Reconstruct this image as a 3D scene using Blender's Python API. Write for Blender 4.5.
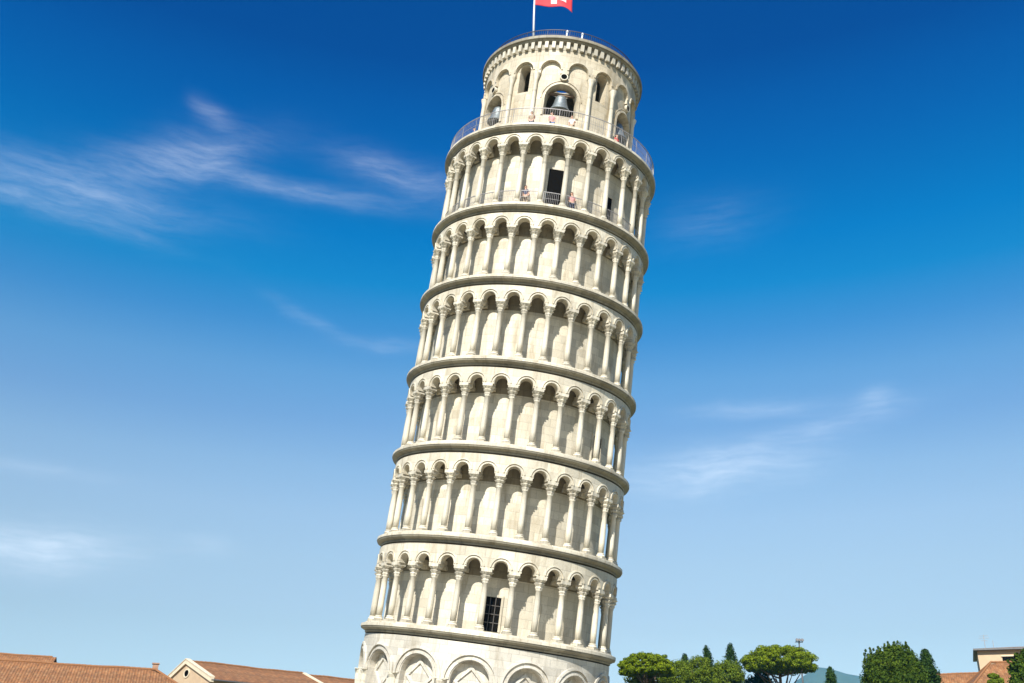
import bpy, bmesh, math, random
from math import sin, cos, pi, radians as rad, sqrt, atan2
from mathutils import Vector, Matrix, noise

random.seed(7)
for o in list(bpy.data.objects):
    bpy.data.objects.remove(o)
SC = bpy.context.scene
COL = SC.collection

# ---------------------------------------------------------------- camera
CAM = Vector((0.0, -66.132, 1.7))
F, PITCH, ROLL, YAW = 1003.457, 0.436660, 0.0261813, 0.0331841
fwd = Vector((sin(YAW) * cos(PITCH), cos(YAW) * cos(PITCH), sin(PITCH)))
rgt = Vector((cos(YAW), -sin(YAW), 0))
upv = rgt.cross(fwd)
r2 = cos(ROLL) * rgt + sin(ROLL) * upv
u2 = -sin(ROLL) * rgt + cos(ROLL) * upv
cam_d = bpy.data.cameras.new("camera")
cam = bpy.data.objects.new("camera", cam_d)
COL.objects.link(cam)
cam.matrix_world = Matrix((
    (r2.x, u2.x, -fwd.x, CAM.x), (r2.y, u2.y, -fwd.y, CAM.y), (r2.z, u2.z, -fwd.z, CAM.z), (0, 0, 0, 1)))
cam_d.sensor_width = 36
cam_d.lens = F * 36 / 1024
cam_d.clip_end = 20000
cam_d.clip_start = 0.5
SC.camera = cam


def at(px, py, Y):
    """world point seen at a pixel of the photo, on the plane y = Y"""
    d = r2 * ((px - 512) / F) + u2 * ((341.5 - py) / F) + fwd
    return CAM + d * ((Y - CAM.y) / d.y)


# ---------------------------------------------------------------- sky, sun, exposure
SUN_AZ = rad(15)      # left of the line from the tower to the camera
SUN_EL = rad(41)
SUN_STRENGTH = 5.0
SKY_STRENGTH = 0.075
SC.view_settings.view_transform = 'Standard'
SC.view_settings.look = 'None'
SC.view_settings.exposure = 0.85
SC.view_settings.gamma = 1
SC.view_settings.use_curve_mapping = False

sun_d = bpy.data.lights.new("sun", 'SUN')
sun_d.energy = SUN_STRENGTH
sun_d.angle = rad(0.5)
sun_d.color = (1.0, 0.965, 0.895)
sun = bpy.data.objects.new("sun", sun_d)
COL.objects.link(sun)
sdir = Vector((-sin(SUN_AZ) * cos(SUN_EL), -cos(SUN_AZ) * cos(SUN_EL), sin(SUN_EL)))
sun.rotation_euler = sdir.to_track_quat('Z', 'Y').to_euler()

W = bpy.data.worlds.new("World")
SC.world = W
W.use_nodes = True


class NT:
    """small node-tree helper"""
    def __init__(s, nt):
        s.nt = nt

    def n(s, t, **kw):
        nd = s.nt.nodes.new(t)
        for k, v in kw.items():
            setattr(nd, k, v)
        return nd

    def put(s, sock, v):
        if isinstance(v, bpy.types.NodeSocket):
            s.nt.links.new(v, sock)
        else:
            sock.default_value = v

    def m(s, op, a, b=None, c=None, clamp=False):
        nd = s.n('ShaderNodeMath', operation=op)
        nd.use_clamp = clamp
        s.put(nd.inputs[0], a)
        if b is not None:
            s.put(nd.inputs[1], b)
        if c is not None:
            s.put(nd.inputs[2], c)
        return nd.outputs[0]

    def mix(s, f, a, b, mode='MIX'):
        nd = s.n('ShaderNodeMix', data_type='RGBA', blend_type=mode)
        s.put(nd.inputs[0], f)
        s.put(nd.inputs[6], a if isinstance(a, bpy.types.NodeSocket) else (*a, 1))
        s.put(nd.inputs[7], b if isinstance(b, bpy.types.NodeSocket) else (*b, 1))
        return nd.outputs[2]

    def noise(s, vec, scale, detail=4, rough=0.55, dist=0.0):
        nd = s.n('ShaderNodeTexNoise')
        if vec is not None:
            s.put(nd.inputs['Vector'], vec)
        nd.inputs['Scale'].default_value = scale
        nd.inputs['Detail'].default_value = detail
        nd.inputs['Roughness'].default_value = rough
        nd.inputs['Distortion'].default_value = dist
        return nd.outputs[0]

    def ramp(s, f, pts):
        nd = s.n('ShaderNodeValToRGB')
        s.put(nd.inputs[0], f)
        e = nd.color_ramp.elements
        while len(e) < len(pts):
            e.new(0.5)
        for el, (p, c) in zip(e, pts):
            el.position = p
            el.color = (*c, 1) if not isinstance(c, (int, float)) else (c, c, c, 1)
        return nd.outputs[0]

    def mapping(s, vec, scale=(1, 1, 1), loc=(0, 0, 0), rot=(0, 0, 0)):
        nd = s.n('ShaderNodeMapping')
        s.put(nd.inputs[0], vec)
        nd.inputs[1].default_value = loc
        nd.inputs[2].default_value = rot
        nd.inputs[3].default_value = scale
        return nd.outputs[0]


w = NT(W.node_tree)
bg = W.node_tree.nodes['Background']
sky = w.n('ShaderNodeTexSky', sky_type='NISHITA')
sky.sun_disc = False
sky.sun_elevation = SUN_EL
sky.sun_rotation = pi + SUN_AZ
sky.air_density = 1.0
sky.dust_density = 0.4
sky.ozone_density = 3.0
tc = w.n('ShaderNodeTexCoord')
sep = w.n('ShaderNodeSeparateXYZ')
w.put(sep.inputs[0], tc.outputs['Generated'])
el = w.m('MULTIPLY', w.m('ARCSINE', sep.outputs[2]), 180 / pi)
az = w.m('MULTIPLY', w.m('ARCTAN2', sep.outputs[0], sep.outputs[1]), 180 / pi)
# polarised, saturated look of the upper sky: the correction depends on elevation only
t = w.m('DIVIDE', el, 60.0, clamp=True)
SKY_CORR = [(0.0, (1.2587, 1.0195, 0.7936)), (0.11, (1.2587, 1.0195, 0.7936)), (0.1491, (1.2587, 1.0195, 0.7936)), (0.1638, (1.3016, 1.0531, 0.8308)), (0.2051, (1.4001, 1.1613, 0.9212)), (0.2473, (1.4471, 1.2528, 1.0362)), (0.29, (1.3113, 1.2591, 1.1076)), (0.3331, (1.0025, 1.1453, 1.151)), (0.3764, (0.7772, 1.1526, 1.2234)), (0.4198, (0.3582, 0.9916, 1.2409)), (0.4631, (0.0479, 0.9458, 1.265)), (0.506, (0.001, 0.8296, 1.2685)), (0.5484, (0.001, 0.6939, 1.1892)), (0.5902, (0.001, 0.5716, 1.1282)), (0.6311, (0.001, 0.4713, 1.0478)), (0.6727, (0.001, 0.346, 0.8995)), (1.0, (0.0009, 0.3114, 0.8096))]
#SKYCORR
corr = w.ramp(t, SKY_CORR)
base = w.mix(1.0, sky.outputs[0], corr, 'MULTIPLY')
# thin cirrus, laid out by direction (azimuth, elevation in degrees)
comb = w.n('ShaderNodeCombineXYZ')
w.put(comb.inputs[0], az)
w.put(comb.inputs[1], el)
dirv = comb.outputs[0]


def azel(px, py):
    d = r2 * ((px - 512) / F) + u2 * ((341.5 - py) / F) + fwd
    d.normalize()
    return math.degrees(atan2(d.x, d.y)), math.degrees(math.asin(d.z))


wn = w.n('ShaderNodeTexNoise')
w.put(wn.inputs['Vector'], dirv)
wn.inputs['Scale'].default_value = 0.22
wn.inputs['Detail'].default_value = 3
wc = w.n('ShaderNodeVectorMath', operation='MULTIPLY_ADD')
w.put(wc.inputs[0], wn.outputs['Color'])
wc.inputs[1].default_value = (2.4, 0.9, 0)
wc.inputs[2].default_value = (-1.2, -0.45, 0)
wa = w.n('ShaderNodeVectorMath', operation='ADD')
w.put(wa.inputs[0], dirv)
w.put(wa.inputs[1], wc.outputs[0])
warp = wa.outputs[0]
total = None
# pixel centre, half length, half height (px), tilt (deg, up to the right), strength
CLOUDS = [((50, 186), 125, 24, 2, .50), ((178, 160), 72, 22, 24, .58), ((214, 113), 16, 9, -20, .5),
          ((290, 190), 110, 10, -2, .42), ((402, 178), 62, 17, -12, .52), ((70, 215), 90, 8, -6, .25),
          ((35, 546), 70, 20, 3, 1.3), ((205, 546), 26, 9, 0, .28), ((300, 315), 36, 7, -22, .22),
          ((30, 465), 70, 7, 0, .30), ((390, 345), 50, 7, 0, .28), ((712, 470), 85, 22, 4, .95),
          ((830, 426), 70, 12, 10, .5), ((874, 398), 20, 10, 0, .55), ((760, 408), 60, 8, 0, .4),
          ((712, 222), 50, 24, 4, .16), ((560, 640), 200, 22, 0, .12)]
for (c, sx, sy, tilt, st) in CLOUDS:
    a0, e0 = azel(*c)
    k = 52.0 / 1003.0
    d1 = w.n('ShaderNodeVectorMath', operation='SUBTRACT')
    w.put(d1.inputs[0], warp)
    d1.inputs[1].default_value = (a0, e0, 0)
    ce = cos(rad(e0))
    mp = w.mapping(d1.outputs[0], scale=(ce / (sx * k), 1 / (sy * k), 0)) if tilt == 0 else None
    if mp is None:
        rot = w.n('ShaderNodeVectorRotate', rotation_type='Z_AXIS')
        w.put(rot.inputs['Vector'], w.mapping(d1.outputs[0], scale=(ce, 1, 0)))
        rot.inputs['Angle'].default_value = rad(-tilt)
        mp = w.mapping(rot.outputs[0], scale=(1 / (sx * k), 1 / (sy * k), 0))
    ln = w.n('ShaderNodeVectorMath', operation='DOT_PRODUCT')
    w.put(ln.inputs[0], mp)
    w.put(ln.inputs[1], mp)
    g = w.m('MULTIPLY', w.m('EXPONENT', w.m('MULTIPLY', ln.outputs['Value'], -0.9)), st)
    total = g if total is None else w.m('ADD', total, g)
streak = w.noise(w.mapping(warp, scale=(0.14, 0.62, 1), rot=(0, 0, rad(-6))), 1.0, 6, 0.55, 0.25)
streak = w.ramp(streak, [(0.25, 0.0), (0.78, 1.0)])
fine = w.noise(w.mapping(warp, scale=(0.38, 2.4, 1), loc=(5, 3, 0), rot=(0, 0, rad(-9))), 1.0, 8, 0.62)
cl = w.m('MULTIPLY', total, w.m('MULTIPLY_ADD', streak, 0.85, 0.42))
fine = w.ramp(fine, [(0.32, 0.0), (0.70, 1.0)])
cl = w.m('MULTIPLY', cl, w.m('MULTIPLY_ADD', fine, 0.75, 0.40), clamp=True)
#CLOUDCOL
skyc = w.mix(w.m('MULTIPLY', cl, 0.37), base, (9.0, 9.5, 10.2))
w.put(bg.inputs[0], skyc)
bg.inputs[1].default_value = SKY_STRENGTH


# ---------------------------------------------------------------- materials
def material(name, rough=0.8):
    m = bpy.data.materials.new(name)
    m.use_nodes = True
    t = NT(m.node_tree)
    b = m.node_tree.nodes['Principled BSDF']
    b.inputs['Roughness'].default_value = rough
    return m, t, b


def marble(name, c1, c2, stain, amount, course=0.5):
    m, t, b = material(name, 0.62)
    co = t.n('ShaderNodeTexCoord').outputs['Object']
    big = t.noise(co, 0.55, 5, 0.6)
    col = t.mix(t.ramp(big, [(0.35, 0.0), (0.65, 1.0)]), c1, c2)
    sp = t.n('ShaderNodeSeparateXYZ')
    t.put(sp.inputs[0], co)
    # block-to-block tone: cells in angle and height
    ang = t.m('MULTIPLY', t.m('ARCTAN2', sp.outputs[0], sp.outputs[1]), 7.4)
    cz = t.m('DIVIDE', sp.outputs[2], course)
    row = t.m('FLOOR', cz)
    sh = t.m('MULTIPLY', t.m('FRACT', t.m('MULTIPLY', row, 0.37)), 1.0)
    cx = t.m('ADD', t.m('DIVIDE', ang, 1.15), sh)
    cc = t.n('ShaderNodeCombineXYZ')
    t.put(cc.inputs[0], t.m('FLOOR', cx))
    t.put(cc.inputs[1], row)
    wn = t.n('ShaderNodeTexWhiteNoise', noise_dimensions='3D')
    t.put(wn.inputs['Vector'], cc.outputs[0])
    tone = t.m('MULTIPLY_ADD', wn.outputs['Value'], 0.32, 0.77)
    jz = t.m('LESS_THAN', t.m('FRACT', cz), 0.05)
    jx = t.m('LESS_THAN', t.m('FRACT', cx), 0.03)
    joint = t.m('MAXIMUM', jz, jx)
    tone = t.m('MULTIPLY', tone, t.m('MULTIPLY_ADD', joint, -0.25, 1.0))
    if name == 'column_marble':      # every shaft and capital is another stone
        oi = t.n('ShaderNodeObjectInfo')
        tone = t.m('MULTIPLY', tone, t.m('MULTIPLY_ADD', oi.outputs['Random'], 0.30, 0.78))
    tc2 = t.n('ShaderNodeCombineXYZ')
    for i in range(3):
        t.put(tc2.inputs[i], tone)
    col = t.mix(1.0, col, tc2.outputs[0], 'MULTIPLY')
    # runs of dirt: noise stretched along the height
    drip = t.noise(t.mapping(co, scale=(2.2, 2.2, 0.35)), 1.0, 6, 0.65, 0.6)
    f = t.m('MULTIPLY', t.ramp(drip, [(0.50, 0.0), (0.72, 1.0)]), amount)
    col = t.mix(f, col, stain)
    sm = t.noise(co, 9, 4, 0.7)
    col = t.mix(t.m('MULTIPLY', t.ramp(sm, [(0.5, 0.0), (0.8, 1.0)]), amount * 0.6), col, stain)
    t.put(b.inputs['Base Color'], col)
    bp = t.n('ShaderNodeBump')
    bp.inputs['Strength'].default_value = 0.35
    bp.inputs['Distance'].default_value = 0.03
    t.put(bp.inputs['Height'], t.m('ADD', t.noise(co, 5, 6, 0.7), t.m('MULTIPLY', joint, -0.5)))
    t.put(b.inputs['Normal'], bp.outputs[0])
    return m


def simple(name, c1, c2, scale=3.0, rough=0.8, metal=0.0, bump=0.0):
    m, t, b = material(name, rough)
    co = t.n('ShaderNodeTexCoord').outputs['Object']
    n_ = t.noise(co, scale, 5, 0.6)
    t.put(b.inputs['Base Color'], t.mix(t.ramp(n_, [(0.3, 0.0), (0.7, 1.0)]), c1, c2))
    b.inputs['Metallic'].default_value = metal
    if bump:
        bp = t.n('ShaderNodeBump')
        bp.inputs['Distance'].default_value = bump
        t.put(bp.inputs['Height'], n_)
        t.put(b.inputs['Normal'], bp.outputs[0])
    return m


M_MARBLE = marble('weathered_marble', (.635, .58, .46), (.545, .49, .375), (.27, .21, .12), .72)
M_COLUMN = marble('column_marble', (.69, .635, .515), (.60, .545, .425), (.32, .26, .16), .5, 3.0)
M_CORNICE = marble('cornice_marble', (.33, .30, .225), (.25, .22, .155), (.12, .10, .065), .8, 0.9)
M_BELFRY = marble('belfry_marble', (.60, .53, .40), (.48, .41, .29), (.24, .185, .10), .8)
M_VAULT = marble('shade_toned_vault_stone', (.24, .20, .125), (.17, .14, .08), (.08, .06, .03), .8)  # colour set darker than the marble to paint shade behind the arch heads
M_BASE = marble('ground_storey_marble', (.60, .56, .475), (.52, .48, .40), (.27, .23, .165), .75, 0.42)
M_BRONZE = simple('bell_bronze', (.13, .15, .155), (.24, .27, .27), 9, .5, .55)
M_IRON = simple('rail_iron', (.22, .21, .21), (.32, .30, .29), 9, .6, .3)
M_AERIAL = simple('aerial_metal', (.30, .31, .32), (.38, .38, .38), 5, .5, .3)
M_RAILDARK = simple('dark_rail_iron', (.03, .035, .05), (.05, .05, .06), 9, .6, .2)
M_DARK = simple('dark_opening', (.003, .0028, .0022), (.006, .005, .004), 4, 1.0)
M_DARK.node_tree.nodes['Principled BSDF'].inputs['Specular IOR Level'].default_value = .1
M_GRILLE = simple('window_bars', (.05, .045, .04), (.08, .07, .06), 6, .6)
M_POLE = simple('flagpole_paint', (.55, .58, .62), (.65, .67, .70), 3, .45)


def tile_material():
    m, t, b = material('terracotta_tiles', 0.85)
    uv = t.n('ShaderNodeTexCoord').outputs['UV']
    sp = t.n('ShaderNodeSeparateXYZ')
    t.put(sp.inputs[0], uv)
    cx = t.m('DIVIDE', sp.outputs[0], 0.24)
    cy = t.m('DIVIDE', sp.outputs[1], 0.36)
    cc = t.n('ShaderNodeCombineXYZ')
    t.put(cc.inputs[0], t.m('FLOOR', cx))
    t.put(cc.inputs[1], t.m('FLOOR', cy))
    wn = t.n('ShaderNodeTexWhiteNoise', noise_dimensions='3D')
    t.put(wn.inputs['Vector'], cc.outputs[0])
    col = t.ramp(wn.outputs['Value'], [(0.0, (.165, .070, .024)), (0.4, (.225, .092, .030)), (0.75, (.27, .112, .037)), (1.0, (.31, .155, .062))])
    big = t.noise(uv, 0.45, 5, 0.7)
    col = t.mix(t.m('MULTIPLY', t.ramp(big, [(0.42, 0.0), (0.62, 1.0)]), 0.7), col, (.15, .075, .03))
    wave = t.m('ABSOLUTE', t.m('SINE', t.m('MULTIPLY', cx, pi)))
    step = t.m('FRACT', cy)
    h = t.m('ADD', wave, t.m('MULTIPLY', step, 0.4))
    bp = t.n('ShaderNodeBump')
    bp.inputs['Distance'].default_value = 0.045
    t.put(bp.inputs['Height'], h)
    t.put(b.inputs['Base Color'], col)
    t.put(b.inputs['Normal'], bp.outputs[0])
    return m


M_TILE = tile_material()
M_PLASTER = simple('cream_plaster', (.52, .385, .24), (.44, .32, .20), 1.2, .9, 0, .01)
M_PLASTER2 = simple('pale_plaster', (.62, .54, .44), (.52, .45, .37), 1.0, .9, 0, .01)
M_BRICK = simple('old_brick_wall', (.36, .21, .13), (.27, .16, .11), 2.0, .9, 0, .02)
M_COPING = simple('stone_coping', (.66, .56, .40), (.56, .47, .33), 2.0, .85, 0, .01)
M_BARK = simple('bark', (.12, .075, .045), (.20, .14, .09), 8, .9, 0, .03)
M_GUTTER = simple('gutter_metal', (.10, .10, .10), (.16, .15, .14), 5, .5, .4)


def leaf_material(name, a, b_, c):
    m, t, b = material(name, 0.8)
    b.inputs['Specular IOR Level'].default_value = 0.12
    geo = t.n('ShaderNodeNewGeometry')
    col = t.ramp(geo.outputs['Random Per Island'], [(0.0, a), (0.55, b_), (1.0, c)])
    co = t.n('ShaderNodeTexCoord').outputs['Object']
    n_ = t.noise(co, 0.9, 3, 0.6)
    col = t.mix(t.m('MULTIPLY', t.ramp(n_, [(0.4, 0.0), (0.65, 1.0)]), 0.5), col, a)
    t.put(b.inputs['Base Color'], col)
    tr = t.n('ShaderNodeBsdfTranslucent')
    t.put(tr.inputs[0], col)
    mx = t.n('ShaderNodeMixShader')
    mx.inputs[0].default_value = 0.28
    t.put(mx.inputs[1], b.outputs[0])
    t.put(mx.inputs[2], tr.outputs[0])
    t.put(m.node_tree.nodes['Material Output'].inputs[0], mx.outputs[0])
    return m


M_PINE = leaf_material('stone_pine_needles', (.06, .10, .004), (.16, .21, .006), (.26, .31, .010))
M_CYP = leaf_material('cypress_foliage', (.016, .04, .008), (.032, .07, .012), (.055, .10, .018))
M_BROAD = leaf_material('broadleaf_foliage', (.055, .09, .006), (.13, .18, .010), (.21, .26, .018))
M_DKBROAD = leaf_material('dark_leaf_foliage', (.025, .055, .005), (.065, .11, .008), (.12, .165, .014))


# ---------------------------------------------------------------- object helpers
def obj(name, bm, mat, parent=None, smooth=False, loc=None, rotz=0, angle=None):
    me = bpy.data.meshes.new(name)
    bmesh.ops.recalc_face_normals(bm, faces=bm.faces)
    bm.to_mesh(me)
    bm.free()
    if mat:
        me.materials.append(mat)
    if smooth:
        for p in me.polygons:
            p.use_smooth = True
    if angle:
        me.set_sharp_from_angle(angle=rad(angle))
    o = bpy.data.objects.new(name, me)
    COL.objects.link(o)
    if parent:
        o.parent = parent
    if loc:
        o.location = loc
    o.rotation_euler.z = rotz
    return o


def inst(src, parent, loc=None, rotz=0.0):
    c = src.copy()
    COL.objects.link(c)
    c.parent = parent
    if loc is not None:
        c.location = loc
        c.rotation_euler.z = rotz
    return c


def thing(name, label, cat, loc=(0, 0, 0), rotz=0, group=None):
    o = bpy.data.objects.new(name, None)
    COL.objects.link(o)
    o.location = loc
    o.rotation_euler.z = rotz
    o.empty_display_size = 0.2
    return tag(o, label, cat, group)


def tag(o, label=None, cat=None, group=None, kind=None):
    if label: o['label'] = label
    if cat: o['category'] = cat
    if group: o['group'] = group
    if kind: o['kind'] = kind
    return o


def box(bm, x0, x1, y0, y1, z0, z1, M=None):
    vs = [Vector((x, y, z)) for z in (z0, z1) for y in (y0, y1) for x in (x0, x1)]
    if M is not None:
        vs = [M @ v for v in vs]
    v = [bm.verts.new(p) for p in vs]
    for f in ((0, 1, 3, 2), (4, 6, 7, 5), (0, 4, 5, 1), (2, 3, 7, 6), (0, 2, 6, 4), (1, 5, 7, 3)):
        bm.faces.new([v[i] for i in f])


def lathe(bm, prof, seg=24, M=None, closed=False, a0=0, a1=2 * pi):
    """prof: list of (r, z); full or partial revolution about z"""
    full = abs(a1 - a0 - 2 * pi) < 1e-6
    n = seg if full else seg + 1
    rings = []
    for (r, z) in prof:
        ring = []
        for i in range(n):
            a = a0 + (a1 - a0) * i / seg
            p = Vector((r * sin(a), -r * cos(a), z))
            ring.append(bm.verts.new(M @ p if M is not None else p))
        rings.append(ring)
    k = len(prof)
    for j in range(k if closed else k - 1):
        A, B = rings[j], rings[(j + 1) % k]
        for i in range(seg):
            i2 = (i + 1) % n
            bm.faces.new((A[i], A[i2], B[i2], B[i]))
    if not closed:
        for ring in (rings[0], rings[-1]):
            if full and (ring[0].co - ring[n // 2].co).length > 1e-4:
                bm.faces.new(ring)
    return rings


def tube(bm, pts, rads, seg=8):
    rings = []
    for i, p in enumerate(pts):
        p = Vector(p)
        d = (Vector(pts[min(i + 1, len(pts) - 1)]) - Vector(pts[max(i - 1, 0)])).normalized()
        a = d.orthogonal().normalized()
        b = d.cross(a)
        r = rads[i] if isinstance(rads, (list, tuple)) else rads
        rings.append([bm.verts.new(p + (a * cos(2 * pi * k / seg) + b * sin(2 * pi * k / seg)) * r) for k in range(seg)])
    # orthogonal() may flip between rings; align by nearest vertex
    for i in range(len(rings) - 1):
        A, B = rings[i], rings[i + 1]
        best = min(range(seg), key=lambda s: (B[s].co - A[0].co).length)
        fw = (B[(best + 1) % seg].co - A[1].co).length <= (B[(best - 1) % seg].co - A[1].co).length
        rings[i + 1] = [B[(best + k) % seg] if fw else B[(best - k) % seg] for k in range(seg)]
        B = rings[i + 1]
        for k in range(seg):
            bm.faces.new((A[k], A[(k + 1) % seg], B[(k + 1) % seg], B[k]))
    bm.faces.new(rings[0])
    bm.faces.new(rings[-1])


def cyl(a, R, z):
    return Vector((R * sin(a), -R * cos(a), z))


def arch_panel(bm, ac, half, z0, z1, r, zs, Ri, Ro, sill=None, nx=9, na=10):
    """curved wall piece centred on angle ac (half angle 'half') with one round-arched opening of
    half width r (m, at Ro); spring line zs; opening goes down to z0 or to sill."""
    ra = r / Ro
    xs = [-half + (half - ra) * i / 3 for i in range(3)] + [-ra * cos(pi * i / (2 * na)) for i in range(na)]
    xs = xs + [0] + [-x for x in reversed(xs)]

    def lower(x):
        if abs(x) > ra - 1e-9:
            return None
        return zs + sqrt(max(0, r * r - (x * Ro) ** 2))
    for (Rr) in (Ro, Ri):
        for i in range(len(xs) - 1):
            xa, xb = xs[i], xs[i + 1]
            mid = (xa + xb) / 2
            inside = abs(mid) < ra
            za = (lower(xa) or zs) if inside else z0
            zb = (lower(xb) or zs) if inside else z0
            f = [cyl(ac + xa, Rr, za), cyl(ac + xb, Rr, zb), cyl(ac + xb, Rr, z1), cyl(ac + xa, Rr, z1)]
            bm.faces.new([bm.verts.new(p) for p in f])
            if inside and sill is not None and sill > z0:
                f = [cyl(ac + xa, Rr, z0), cyl(ac + xb, Rr, z0), cyl(ac + xb, Rr, sill), cyl(ac + xa, Rr, sill)]
                bm.faces.new([bm.verts.new(p) for p in f])
    path = [(-ra, sill if sill is not None else z0), (-ra, zs)] + [(-ra * cos(pi * i / (2 * na)), zs + r * sin(pi * i / (2 * na))) for i in range(1, 2 * na)] + \
           [(ra, zs), (ra, sill if sill is not None else z0)]
    if sill is not None:
        path.append(path[0])
    for (xa, za), (xb, zb) in zip(path[:-1], path[1:]):
        f = [cyl(ac + xa, Ro, za), cyl(ac + xb, Ro, zb), cyl(ac + xb, Ri, zb), cyl(ac + xa, Ri, za)]
        bm.faces.new([bm.verts.new(p) for p in f])
    # bottom of the piers
    if sill is None:
        for s in (-1, 1):
            f = [cyl(ac + s * half, Ro, z0), cyl(ac + s * ra, Ro, z0), cyl(ac + s * ra, Ri, z0), cyl(ac + s * half, Ri, z0)]
            bm.faces.new([bm.verts.new(p) for p in f])


def hood(bm, ac, Rb, ra, rb, zs, proud, legs=0.0, na=20, span=pi):
    """projecting arch moulding between radii ra, rb"""
    sect = []
    st = (pi - span) / 2
    angs = [st + span * i / na for i in range(na + 1)]
    stations = []
    if legs:
        stations.append((-1, 0, -legs))
    stations += [(-cos(a), sin(a), 0) for a in angs]
    if legs:
        stations.append((1, 0, -legs))
    for (cx, sz, dz) in stations:
        q = []
        for (rr, pr) in ((ra, -0.02), (ra, proud), (rb, proud * 0.8), (rb, -0.02)):
            q.append(bm.verts.new(cyl(ac + cx * rr / Rb, Rb + pr, zs + sz * rr + dz)))
        sect.append(q)
    for A, B in zip(sect[:-1], sect[1:]):
        for k in range(3):
            bm.faces.new((A[k], A[k + 1], B[k + 1], B[k]))
    bm.faces.new(sect[0])
    bm.faces.new(sect[-1])


# ================================================================= ground and hills
bm = bmesh.new()
S = 4200
rings = [0, 40, 90, 200, 500, 1200, S]
prev = None
for R in rings[1:]:
    ring = [bm.verts.new((R * cos(2 * pi * k / 48), R * sin(2 * pi * k / 48), 0)) for k in range(48)]
    if prev is None:
        bm.faces.new(ring)
    else:
        for k in range(48):
            bm.faces.new((prev[k], ring[k], ring[(k + 1) % 48], prev[(k + 1) % 48]))
    prev = ring
m, t, b = material('lawn_and_fields', .95)
co = t.n('ShaderNodeTexCoord').outputs['Object']
g1 = t.mix(t.noise(co, .25, 6, .7), (.055, .095, .02), (.10, .14, .035))
g2 = t.mix(t.ramp(t.noise(co, .004, 4, .6), [(.4, 0.0), (.6, 1.0)]), g1, (.20, .17, .09))
t.put(b.inputs['Base Color'], g2)
bp = t.n('ShaderNodeBump')
bp.inputs['Distance'].default_value = .05
t.put(bp.inputs['Height'], t.noise(co, 12, 5, .7))
t.put(b.inputs['Normal'], bp.outputs[0])
tag(obj('ground', bm, m), kind='structure')

# stone paved apron around the tower and the street before it
m, t, b = material('stone_paving', .8)
co = t.n('ShaderNodeTexCoord').outputs['Object']
br = t.n('ShaderNodeTexBrick')
t.put(br.inputs['Vector'], co)
br.inputs['Scale'].default_value = 1.0
br.inputs['Brick Width'].default_value = 1.1
br.inputs['Row Height'].default_value = .55
br.inputs['Mortar Size'].default_value = .012
br.inputs['Color1'].default_value = (.46, .41, .33, 1)
br.inputs['Color2'].default_value = (.40, .355, .285, 1)
br.inputs['Mortar'].default_value = (.2, .17, .13, 1)
t.put(b.inputs['Base Color'], t.mix(.35, br.outputs[0], t.ramp(t.noise(co, .6, 5, .6), [(.3, (.36, .31, .24)), (.7, (.50, .45, .36))])))
bm = bmesh.new()
lathe(bm, [(.01, .004), (17, .004)], 64)
for f in list(bm.faces):
    if len(f.verts) > 8:
        bm.faces.remove(f)
tag(obj('paved_apron', bm, m), kind='structure')
bm = bmesh.new()
vs = [bm.verts.new(p) for p in ((-90, -52, .008), (90, -52, .008), (90, -28, .008), (-90, -28, .008))]
bm.faces.new(vs)
tag(obj('paved_path', bm, m), kind='structure')

# wooded hills far behind
bm = bmesh.new()
NX, NY = 120, 24
grid = []
pk = at(835, 672.5, 3000)
for j in range(NY + 1):
    row = []
    for i in range(NX + 1):
        x = -2400 + 5600 * i / NX
        y = 2350 + 1300 * j / NY
        ridge = math.exp(-((y - 3000) / 330) ** 2)
        prof = 200 + (pk.z - 200) * math.exp(-((x - 1090) / 190) ** 4) + 60 * math.exp(-((x - 300) / 500) ** 2)
        prof = min(prof, pk.z + 6)
        z = ridge * prof * (1 + .10 * (noise.noise(Vector((x * .006, y * .006, 1)))) + .03 * noise.noise(Vector((x * .03, y * .03, 4))))
        edge = min(1, (x + 2400) / 300, (3200 - x) / 300)
        row.append(bm.verts.new((x, y, max(-2, z * edge - 2))))
    grid.append(row)
for j in range(NY):
    for i in range(NX):
        bm.faces.new((grid[j][i], grid[j][i + 1], grid[j + 1][i + 1], grid[j + 1][i]))
m, t, b = material('wooded_hillside', .95)
co = t.n('ShaderNodeTexCoord').outputs['Object']
t.put(b.inputs['Base Color'], t.mix(t.noise(co, .03, 6, .7), (.035, .06, .025), (.08, .10, .045)))
tag(obj('hills', bm, m, smooth=True), kind='structure')

# ================================================================= THE TOWER
ax = Vector((sin(0.1018428), -sin(0.0988869), 0))
ax.z = sqrt(1 - ax.dot(ax))
ux = (Vector((1, 0, 0)) - ax * ax.x).normalized()
vy = ax.cross(ux)
LEAN = Matrix(((ux.x, vy.x, ax.x), (ux.y, vy.y, ax.y), (ux.z, vy.z, ax.z))).to_4x4()

tower = thing('leaning_tower', 'white marble round bell tower leaning to the right, ringed by six tiers of columned galleries', 'tower')
tower.matrix_world = LEAN

HC = [11.151, 16.449, 21.936, 27.387, 32.889, 38.036, 44.004]   # undersides of the cornice lips
RC = [8.001, 7.919, 7.863, 7.826, 7.790, 7.760, 7.740]
H8, R8 = 52.30, 6.08
PH = rad(-4.4)

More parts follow.
